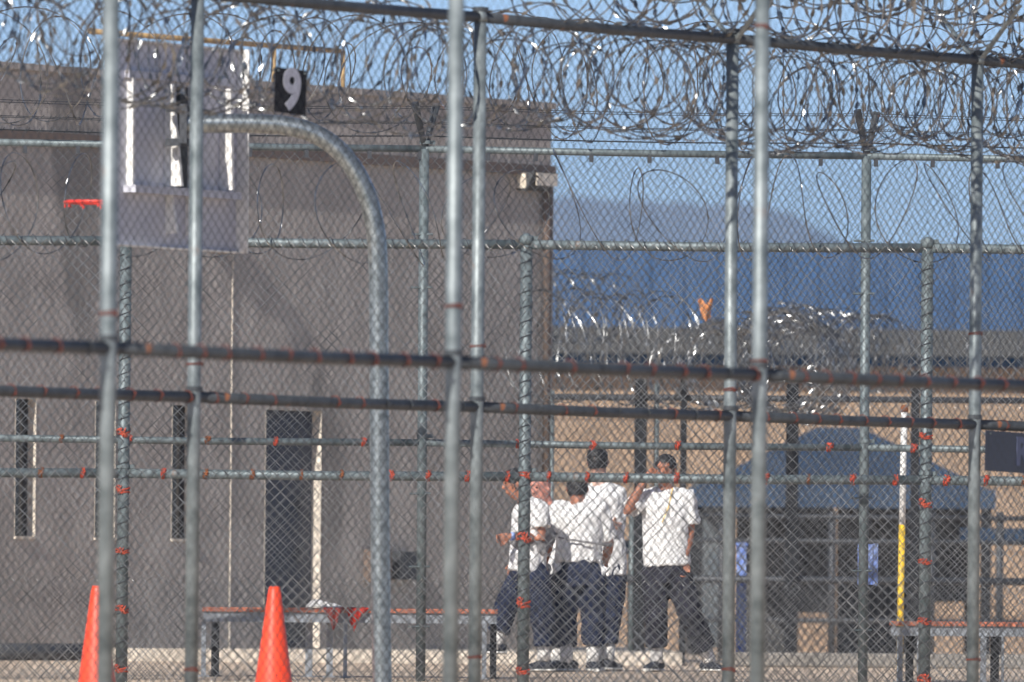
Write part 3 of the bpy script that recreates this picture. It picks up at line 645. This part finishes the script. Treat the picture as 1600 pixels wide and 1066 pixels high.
# ------------------------------------------------------------------ benches and what lies on them
def bench(pxa, pxb, py, Y, label, legs, rot=0.0):
    a = at(pxa, py, Y); c = at(pxb, py, Y); gz = ground_z(Y); L = c.x - a.x; zt = a.z - gz
    o = empty('bench', (a.x, Y, gz), rot, label, 'bench', 'orange topped benches')
    for k in range(3):
        b = MB(); b.box((L / 2, .04 + k * .125, zt - .016 + (.002 if k else 0)), (L, .115, .034)); bevel_mod(b.build('plank', M['bench'], o), .006)
    b = MB(); b.box((L / 2, .02, zt - .072), (L - .02, .03, .074)); b.box((L / 2, .31, zt - .072), (L - .02, .03, .074)); b.build('frame', M['benchleg'], o)
    for x, w, m, y in legs:
        b = MB(); b.box((x * L, y, (zt - .11) / 2), (w, .05, zt - .11)); b.box((x * L, y, .006), (w + .05, .1, .012)); b.build('leg', M[m], o)
    return o, L, zt, gz
b1, L1, zt1, gz1 = bench(316, 778, 949, 91.3, 'long orange topped bench beside the doorway', [(.006, .035, 'benchleg', .0), (.042, .06, 'black', .3), (.36, .055, 'benchleg', .3), (.43, .05, 'benchleg', .28), (.485, .03, 'benchleg', .0), (.955, .035, 'benchleg', .0), (.985, .05, 'black', .3)])
b2, L2, zt2, gz2 = bench(1392, 1900, 971, 91.3, 'orange topped bench at the right edge beside the yellow pole', [(.028, .045, 'benchleg', .0), (.062, .06, 'black', .3), (.085, .02, 'benchleg', .02), (.285, .045, 'benchleg', .0), (.325, .065, 'black', .3), (.345, .02, 'benchleg', .02), (.95, .05, 'benchleg', .0)])
def cloth(name, label, cat, fn, nu, nv, m, thick=.012):
    b = MB(); vs = [fn(i / (nu - 1), j / (nv - 1)) for j in range(nv) for i in range(nu)]
    b.add(vs, [(j * nu + i, j * nu + i + 1, (j + 1) * nu + i + 1, (j + 1) * nu + i) for j in range(nv - 1) for i in range(nu - 1)])
    o = b.build(name, M[m], smooth=True); md = o.modifiers.new('thick', 'SOLIDIFY'); md.thickness = thick; md.offset = 1
    md = o.modifiers.new('sub', 'SUBSURF'); md.levels = 1; md.render_levels = 1
    tag(o, label, cat); return o
def folded(px0, px1, py, Y, h):
    x0, x1 = at(px0, py, Y).x, at(px1, py, Y).x; z0 = zt1 + gz1 + .002
    def f(u, v):
        n = noise.fractal(Vector((u * 4, v * 3, px0)), 1, 2, 3)
        edge = min(1, 6 * min(u, 1 - u, v, 1 - v) + .0)
        return (x0 + (x1 - x0) * u, Y + .05 + .26 * v + .02 * n, z0 + h * edge * (.65 + .6 * abs(n) + .35 * math.sin(u * 5 + v)) * .9)
    return f
cloth('white_cloth', 'crumpled white cloth lying on the long bench', 'cloth', folded(478, 534, 948, 91.3, .05), 16, 9, 'whitecloth')
def hanging(px0, px1, drop, Y, seed, tip):
    x0, x1 = at(px0, 950, Y).x, at(px1, 950, Y).x; z0 = zt1 + gz1
    def f(u, v):
        # lies on the bench top, folds over the front edge and hangs in a point
        n = noise.noise(Vector((u * 5 + seed, v * 4, seed)))
        x = x0 + (x1 - x0) * u
        if v < .45: return (x, Y + .26 - .30 * (v / .45), z0 + .006 + .016 * abs(n))
        k = (v - .45) / .55; wgt = 1 - abs(u - tip) * 1.5
        return (x + (x0 + (x1 - x0) * tip - x) * .45 * k, Y - .045 - .014 * math.sin(u * 14 + seed), z0 + .004 - drop * k * max(.25, wgt))
    return f
cloth('red_cloth', 'bright red cloth draped over the long bench beside the curved pole', 'cloth', hanging(542, 580, .19, 91.3, 3, .3), 14, 14, 'redcloth', .006)
cloth('maroon_cloth', 'dark maroon cloth draped over the long bench beside the white cloth', 'cloth', hanging(502, 538, .18, 91.28, 8, .55), 14, 14, 'maroon', .006)

# ------------------------------------------------------------------ pole, blue sheet, orange rag
PY = 98.0; pb = at(1404, 1100, PY); p0 = at(1405, 1000, PY)
mp_ = empty('marker_pole', (p0.x, PY, 0), 0, 'thin upright pole painted white above and yellow below', 'pole')
def pl(px, py): p = at(px, py, PY); return Vector((p.x - p0.x, 0, p.z))
bot = pl(1405.5, 1040); bot.z = 0
s = MB(); s.tube([bot, pl(1409.5, 820)], .027, 12); s.build('yellow_section', M['yellow'], mp_, True)
s = MB(); s.tube([pl(1409.5, 820), pl(1413, 642)], .0265, 12); s.build('white_section', M['white'], mp_, True)
s = MB(); s.lathe([(.031, 0), (.034, .02), (.028, .05), (.012, .058)], 12, pl(1413, 644)); s.build('cap', M['rust'], mp_, True)
s = MB(); s.tube([pl(1414, 643), pl(1432, 662), pl(1445, 665)], .010, 6); s.build('hook', M['galv_far'], mp_, True)
p = at(1356, 882, 91.35); b = MB(); nx = 9
for k in range(4):
    b.box((-.06 + k * .04, .006 * (k % 2), 0), (.036, .012, .31 + .01 * (k % 2)))
b.box((0, .012, .12), (.16, .01, .02)); b.box((0, .012, -.12), (.16, .01, .02))
o = b.build('blue_sheet', M['bluebright']); o.location = p; tag(o, 'blue and white slatted plastic sheet hung behind a fence post', 'sheet')
def rag():
    c = at(1103, 484, 113)
    def f(u, v):
        n = noise.fractal(Vector((u * 3, v * 3, 1)), 1, 2, 3); r = .07 + .03 * n
        return (c.x + (u - .5) * .15 * (1 - .5 * v), c.y + .05 * math.sin(u * 6 + v * 3) + .04 * n, c.z + .09 - .2 * v + .05 * n + .03 * math.sin(u * 9))
    return f
cloth('orange_rag', 'orange rag caught in razor wire before the blue roof', 'rag', rag(), 10, 10, 'orangecloth', .01)

# ------------------------------------------------------------------ people
PENDING = []
def dress(name, b, voxel, parent, m, wr=0.0, wscale=(9, 9, 9), seed=0, smooth_it=3):
    """link the joined shells, to be fused into one continuous surface at the end"""
    o = b.build(name, m, parent)
    md = o.modifiers.new('r', 'REMESH'); md.mode = 'VOXEL'; md.voxel_size = voxel; md.adaptivity = 0
    sm = o.modifiers.new('s', 'SMOOTH'); sm.iterations = smooth_it; sm.factor = .5
    PENDING.append((o, wr, wscale, seed)); return o
def fuse_all():
    dg = bpy.context.evaluated_depsgraph_get()
    done = [(o, bpy.data.meshes.new_from_object(o.evaluated_get(dg)), wr, ws, sd) for o, wr, ws, sd in PENDING]
    for o, m2, wr, ws, sd in done:
        mt = o.data.materials[0]; o.modifiers.clear(); o.data = m2; m2.materials.clear(); m2.materials.append(mt)
        if wr:
            for v in m2.vertices:
                c = v.co; n = noise.fractal(Vector((c.x * ws[0] + sd, c.y * ws[1], c.z * ws[2])), 1.0, 2.0, 3); n = 1 - 2 * abs(n)
                v.co = c + v.normal * (wr * (n - .4))
        m2.polygons.foreach_set('use_smooth', [True] * len(m2.polygons)); m2.update()

def person(label, Y, base_px, J, face, pants, skin, shirtm='shirt', hem=None, group='men standing in the yard', seed=0, shoes=True, beard=False, tank=False, bald=False):
    """J: joints as photo pixels with a depth offset (px, py, dy); face: heading angle of the chest, 0 = towards the camera"""
    root_p = at(base_px, 1049.5, Y); root = empty('person', (root_p.x, Y, ground_z(Y)), 0, label, 'person', group)
    org = Vector((root_p.x, Y, ground_z(Y)))
    def P(k):
        px, py, dy = J[k]; return at(px, py, Y + dy) - org
    fw = Vector((math.sin(face), -math.cos(face), 0)); lat = Vector((math.cos(face), math.sin(face), 0))
    hf = J.get('headface', face); hfw = Vector((math.sin(hf), -math.cos(hf), 0)); hlat = Vector((math.cos(hf), math.sin(hf), 0))
    neck, chest, waist, hip = P('neck'), P('chest'), P('waist'), P('hip')
    head = P('head')
    body = MB()
    # torso
    body.tube([neck, chest, waist, hip], [(.075, .065), (.165, .105), (.135, .095), (.155, .11)], 20, ref=lat)
    body.tube([chest + (neck - chest) * .55 - fw * .01, head + (neck - head) * .25], [(.062, .060), (.055, .058)], 14, ref=lat)
    # head: stacked rings from chin to crown, with jaw, nose, brow and ears
    up = (head - neck).normalized() * .35 + Vector((0, 0, .65)); up.normalize()
    rings = [(-.118, .030, .034, .040), (-.105, .048, .050, .032), (-.08, .058, .070, .018), (-.045, .066, .086, .004), (-.01, .071, .093, 0), (.03, .075, .097, -.004), (.065, .072, .092, -.006), (.095, .056, .072, -.006), (.113, .030, .042, -.006)]
    body.tube([head + up * r[0] + hfw * r[3] for r in rings], [(r[1], r[2]) for r in rings], 20, ref=hlat)
    body.tube([head + hfw * .085 + up * .018, head + hfw * .102 - up * .012, head + hfw * .110 - up * .030, head + hfw * .088 - up * .040], [.010, .013, .016, .010], 8, ref=hlat)
    body.tube([head + hfw * .082 + up * .034 - hlat * .045, head + hfw * .094 + up * .036, head + hfw * .082 + up * .034 + hlat * .045], .011, 8)
    body.tube([head + hfw * .078 - up * .066 - hlat * .022, head + hfw * .089 - up * .066, head + hfw * .078 - up * .066 + hlat * .022], .010, 8)
    for sg in (-1, 1):
        body.tube([head + hlat * sg * .072 + up * .026, head + hlat * sg * .082 - up * .002, head + hlat * sg * .072 - up * .032], [.010, .017, .009], 8, ref=hfw)
    # limbs
    for sd in ('L', 'R'):
        if 'sh' + sd in J:
            a, e, w_ = P('sh' + sd), P('el' + sd), P('wr' + sd); h_ = P('ha' + sd)
            body.tube([chest + (neck - chest) * .35, a, a.lerp(e, .5), e, e.lerp(w_, .35), w_, w_.lerp(h_, .25)], [.06, .058, .047, .040, .042, .027, .026], 12, ref=fw)
            d = (h_ - w_).normalized(); side = d.cross(Vector((0, 1, 0)) if abs(d.y) < .8 else Vector((1, 0, 0))).normalized(); nrm = d.cross(side)
            curl = J.get('curl' + sd, .35)
            body.tube([w_, w_ + d * .04, w_ + d * .085], [(.028, .019), (.040, .017), (.038, .014)], 10, ref=side)
            for k, (o_, ln) in enumerate(((-.030, .062), (-.010, .075), (.010, .080), (.030, .070))):
                q = w_ + d * .078 + side * o_; L1_ = d * (ln * .5) + nrm * (ln * .5 * curl); q2 = q + L1_
                q3 = q2 + d * (ln * .5 * (1 - curl)) + nrm * (ln * .5 * curl * 1.6)
                body.tube([q, q2, q3], [.0095, .0088, .0072], 7, ref=side)
            tb = w_ + d * .03 + side * (-.034 * J.get('thumb' + sd, 1)); body.tube([tb, tb + d * .035 - side * .022 * J.get('thumb' + sd, 1) + nrm * .01, tb + d * .065 - side * .024 * J.get('thumb' + sd, 1) + nrm * .02], [.013, .011, .009], 7, ref=nrm)
        hp, kn, an = P('hp' + sd), P('kn' + sd), P('an' + sd)
        body.tube([hip, hp, hp.lerp(kn, .5), kn, kn.lerp(an, .35), an], [.10, .088, .075, .056, .054, .038], 12, ref=fw)
    dress('body', body, .009, root, M[skin], smooth_it=2)
    # eyes
    for sg in (-1, 1):
        e_ = MB(); e_.lathe([(.002, -.006), (.008, -.004), (.0105, 0), (.008, .004), (.002, .006)], 10, head + hfw * .088 + up * .010 + hlat * sg * .031); e_.build('eye', M['hair'], root, True)
    # hair: a cap that follows the skull
    hb_ = MB(); n = 22
    hr = [(-.055, .066, .080, -.022), (-.02, .077, .088, -.020), (.02, .083, .095, -.016), (.055, .083, .100, -.010), (.085, .074, .090, -.008), (.112, .052, .066, -.008), (.128, .022, .030, -.008)]
    hb_.tube([head + up * r[0] + hfw * r[3] for r in hr], [(r[1], r[2]) for r in hr], n, ref=hlat)
    if not bald: dress('hair', hb_, .010, root, M['hair'], .010, (60, 60, 60), seed, 1)
    # shirt
    sh = MB(); hemc = P('hem') if 'hem' in J else hip
    top = chest + (neck - chest) * .86
    if tank: rad = [(.085, .075), (.165, .125), (.17, .12), (.17, .13)]
    else: rad = [(.085, .078), (.19, .135), (.178, .135), (.19, .145)]
    sh.tube([top, chest, waist, hemc], rad, 24, ref=lat)
    for sd in ('L', 'R'):
        if 'sh' + sd in J and not tank:
            a, e = P('sh' + sd), P('el' + sd); sl_ = J.get('sleeve' + sd, .72)
            sh.tube([top.lerp(chest, .45), a + (a - e).normalized() * .0, a.lerp(e, sl_ * .55), a.lerp(e, sl_)], [.085, .083, .082, .086], 14, ref=fw)
    if J.get('tail'):
        for px, py, dy, r in J['tail']:
            q = at(px, py, Y + dy) - org; sh.tube([hemc.lerp(q, .0) + (q - hemc) * .15, q], [(.11, .08), (r, .035)], 12, ref=lat)
    dress('shirt', sh, .011, root, M[shirtm], .016, (8, 8, 4.2), seed + 5, 2)
    # trousers
    tr = MB()
    wst = hip + Vector((0, 0, .10))
    tr.tube([wst, hip, (P('hpL') + P('hpR')) / 2 - Vector((0, 0, .06))], [(.160, .125), (.182, .140), (.165, .13)], 20, ref=lat)
    for sd in ('L', 'R'):
        hp, kn, an = P('hp' + sd), P('kn' + sd), P('an' + sd)
        end = an + (an - kn).normalized() * -.105
        tr.tube([hip.lerp(hp, .7) + Vector((0, 0, .04)), hp, hp.lerp(kn, .5), kn, kn.lerp(end, .5), end], [.11, .115, .108, .094, .090, .088], 14, ref=fw)
    dress('trousers', tr, .012, root, M[pants], .018, (7, 7, 5), seed + 9, 2)
    # socks and shoes
    for sd in ('L', 'R'):
        an = P('an' + sd); kn = P('kn' + sd); yaw = J.get('toe' + sd, face); tw_ = Vector((math.sin(yaw), -math.cos(yaw), 0)); sl2 = Vector((math.cos(yaw), math.sin(yaw), 0))
        s_ = MB(); s_.tube([an + (kn - an).normalized() * .16, an + (kn - an).normalized() * .02, an - Vector((0, 0, .03)) + tw_ * .01], [.054, .052, .052], 12, ref=tw_); s_.build('sock', M['whitecloth'], root, True)
        g = an.copy(); g.z -= .075; lift = J.get('lift' + sd, 0)
        if not lift: g.z = 0.0
        u_ = MB(); R_ = [(-.085, .036, .058), (-.05, .045, .078), (0, .047, .088), (.06, .048, .066), (.12, .052, .048), (.17, .044, .038), (.20, .022, .026)]
        u_.tube([g + tw_ * r[0] + Vector((0, 0, r[2] * .5 + .016)) for r in R_], [(r[1], r[2] * .5) for r in R_], 14, ref=sl2); so_ = u_.build('shoe', M['shoe'], root, True)
        u_ = MB(); R2 = [(-.092, .030), (-.07, .046), (0, .049), (.07, .050), (.12, .056), (.17, .049), (.208, .024)]
        u_.tube([g + tw_ * r[0] + Vector((0, 0, .0145)) for r in R2], [(r[1], .0145) for r in R2], 12, ref=sl2); u_.build('sole', M['sole'], so_, True)
    return root, P, org

R_ = math.radians
# man on the right, facing the camera, one hand raised to his head
p4, P4, o4 = person('man in white shirt and charcoal trousers facing the camera, hand raised to his brow', 96.0, 1045,
    dict(head=(1040, 735, -.04), neck=(1041, 763, 0), chest=(1040, 790, 0), waist=(1040, 845, .0), hip=(1040, 890, .0), hem=(1042, 884, 0),
         shL=(1006, 778, 0), elL=(980, 799, -.12), wrL=(1006, 752, -.16), haL=(1022, 736, -.17), shR=(1076, 778, 0), elR=(1078, 830, .03), wrR=(1069, 876, -.06), haR=(1065, 900, -.08),
         hpL=(1024, 900, 0), knL=(1024, 968, -.05), anL=(1026, 1030, 0), hpR=(1058, 900, 0), knR=(1080, 962, -.06), anR=(1108, 1029, .10), toeL=R_(-25), toeR=R_(35), sleeveL=.75, sleeveR=.78, curlL=.5, thumbR=-1, headface=R_(-18)), R_(-5), 'charcoal', 'skin_a', seed=4)
s = MB(); s.tube([P4('neck') + Vector((.05, -.075, .0)), P4('chest') + Vector((.02, -.15, -.02)), P4('chest') + Vector((-.03, -.155, -.14))], .004, 6); s.build('neck_cord', M['yellow'], p4)
s = MB(); w_, h_ = P4('wrR'), P4('elR'); d = (w_ - h_).normalized(); s.tube([w_ - d * .03, w_ - d * .005], .033, 14, ref=(0, 1, 0)); s.build('wristband', M['whitecloth'], p4, True)
# man with his back to the camera, loose shirt
p2, P2, o2 = person('stooping man seen from behind, loose white shirt and navy jeans', 95.6, 903,
    dict(head=(902, 764, .07), neck=(903, 784, .03), chest=(904, 806, .02), waist=(905, 850, .0), hip=(903, 892, .0), hem=(904, 878, 0),
         shL=(938, 798, .03), elL=(952, 850, .10), wrL=(945, 880, .24), haL=(940, 895, .28), shR=(873, 797, .03), elR=(858, 846, .06), wrR=(850, 882, .22), haR=(848, 898, .28),
         hpL=(925, 905, 0), knL=(927, 965, .04), anL=(926, 1030, 0), hpR=(884, 905, 0), knR=(882, 965, .04), anR=(886, 1030, 0), toeL=R_(8), toeR=R_(-72), sleeveR=.80, sleeveL=.85,
         tail=[(866, 893, -.03, .07), (945, 900, -.03, .07)]), R_(180), 'navy', 'skin_a', seed=12)
s = MB(); a = at(872, 840, 95.6) - o2; c = at(912, 847, 95.6) - o2; e = at(955, 852, 95.6) - o2
s.tube([a + Vector((0, -.155, 0)), a.lerp(c, .5) + Vector((0, -.175, .0)), c + Vector((0, -.178, 0)), c.lerp(e, .5) + Vector((0, -.165, 0)), e + Vector((0, -.11, 0))], [(.006, .006), (.008, .008), (.009, .008), (.010, .008), (.018, .010)], 8); s.build('waist_cord', M['greycloth'], p2, True)
# taller man behind him
p3, P3, o3 = person('tall dark haired man in white shirt, seen from behind, beyond the stooping man', 97.2, 945,
    dict(head=(934, 722, .0), neck=(938, 752, 0), chest=(941, 778, 0), waist=(942, 840, .0), hip=(942, 893, .0), hem=(943, 900, 0),
         shL=(966, 775, 0), elL=(971, 814, .06), wrL=(962, 824, -.16), haL=(952, 817, -.22), shR=(916, 775, 0), elR=(906, 830, .10), wrR=(902, 860, .28), haR=(900, 870, .34),
         hpL=(957, 902, 0), knL=(952, 965, -.03), anL=(950, 1026, 0), hpR=(930, 902, 0), knR=(932, 965, -.03), anR=(934, 1026, 0), toeL=R_(150), toeR=R_(200), sleeveL=.8), R_(172), 'navy', 'skin_c', seed=20)
# man in profile on the left, reaching out, one foot forward
p1, P1, o1 = person('man in profile reaching left with a blue wristband, foot on the bench end', 95.3, 830,
    dict(head=(806, 757, .0), neck=(822, 782, 0), chest=(827, 802, 0), waist=(826, 850, .0), hip=(826, 896, .0), hem=(822, 893, 0),
         shL=(842, 796, -.14), elL=(846, 842, -.16), wrL=(797, 838, -.22), haL=(778, 842, -.24), shR=(826, 794, .15), elR=(822, 842, .2), wrR=(808, 880, .12), haR=(800, 895, .10),
         hpL=(838, 906, -.09), knL=(848, 966, -.10), anL=(850, 1026, -.02), hpR=(816, 906, .09), knR=(788, 955, .06), anR=(774, 1008, .04), toeL=R_(-80), toeR=R_(-85), liftR=1, sleeveL=.62, curlL=.8, thumbL=-1, headface=R_(-78)), R_(-68), 'navy', 'skin_a', seed=31)
s = MB(); w_, h_ = P1('wrL'), P1('elL'); d = (w_ - h_).normalized(); s.tube([w_ - d * .035, w_ - d * .005], .034, 14, ref=(0, 0, 1)); s.build('wristband', M['bluebright'], p1, True)
s = MB(); ww = P1('waist'); s.tube([ww + Vector((-.13, -.06, .05)), ww + Vector((-.02, -.15, -.02)), ww + Vector((.09, -.14, -.02)), ww + Vector((.15, -.06, .10)), ww + Vector((.19, .02, .04))], [(.05, .03), (.075, .03), (.085, .035), (.11, .04), (.08, .03)], 12, ref=(0, 0, 1))
dress('tied_cloth', s, .012, p1, M['greycloth'], .014, (14, 14, 10), 3, 1)
# man facing the group, only his ruddy face and shoulder show
p5, P5, o5 = person('ruddy faced man half hidden between the profile man and the stooping man', 96.6, 852,
    dict(head=(845, 764, -.03), neck=(853, 788, 0), chest=(858, 808, 0), waist=(860, 855, .0), hip=(860, 900, .0), hem=(860, 900, 0),
         shL=(842, 804, .05), elL=(846, 850, .08), wrL=(850, 885, -.02), haL=(851, 898, -.05), shR=(876, 803, 0), elR=(880, 850, .05), wrR=(876, 885, -.05), haR=(876, 898, -.07),
         hpL=(850, 908, 0), knL=(852, 968, -.03), anL=(852, 1028, 0), hpR=(870, 908, 0), knR=(870, 968, -.03), anR=(870, 1028, 0), toeL=R_(-40), toeR=R_(-10), headface=R_(-40)), R_(-25), 'charcoal', 'skin_b', seed=44, tank=True, bald=True)

fuse_all()

# ------------------------------------------------------------------ haze: the desert air between the yard and the mountain
b = MB(); b.box((0, 10570, 347), (10500, 21400, 700)); hz_ = b.build('haze', None); hz_['kind'] = 'stuff'
hm_ = bpy.data.materials.new('desert_air'); hm_.use_nodes = True; nt = hm_.node_tree; nt.nodes.clear()
ou = nt.nodes.new('ShaderNodeOutputMaterial'); pv = nt.nodes.new('ShaderNodeVolumePrincipled'); pv.inputs['Color'].default_value = (.46, .68, 1, 1); pv.inputs['Density'].default_value = 6e-5
nt.links.new(pv.outputs[0], ou.inputs['Volume']); hz_.data.materials.append(hm_)
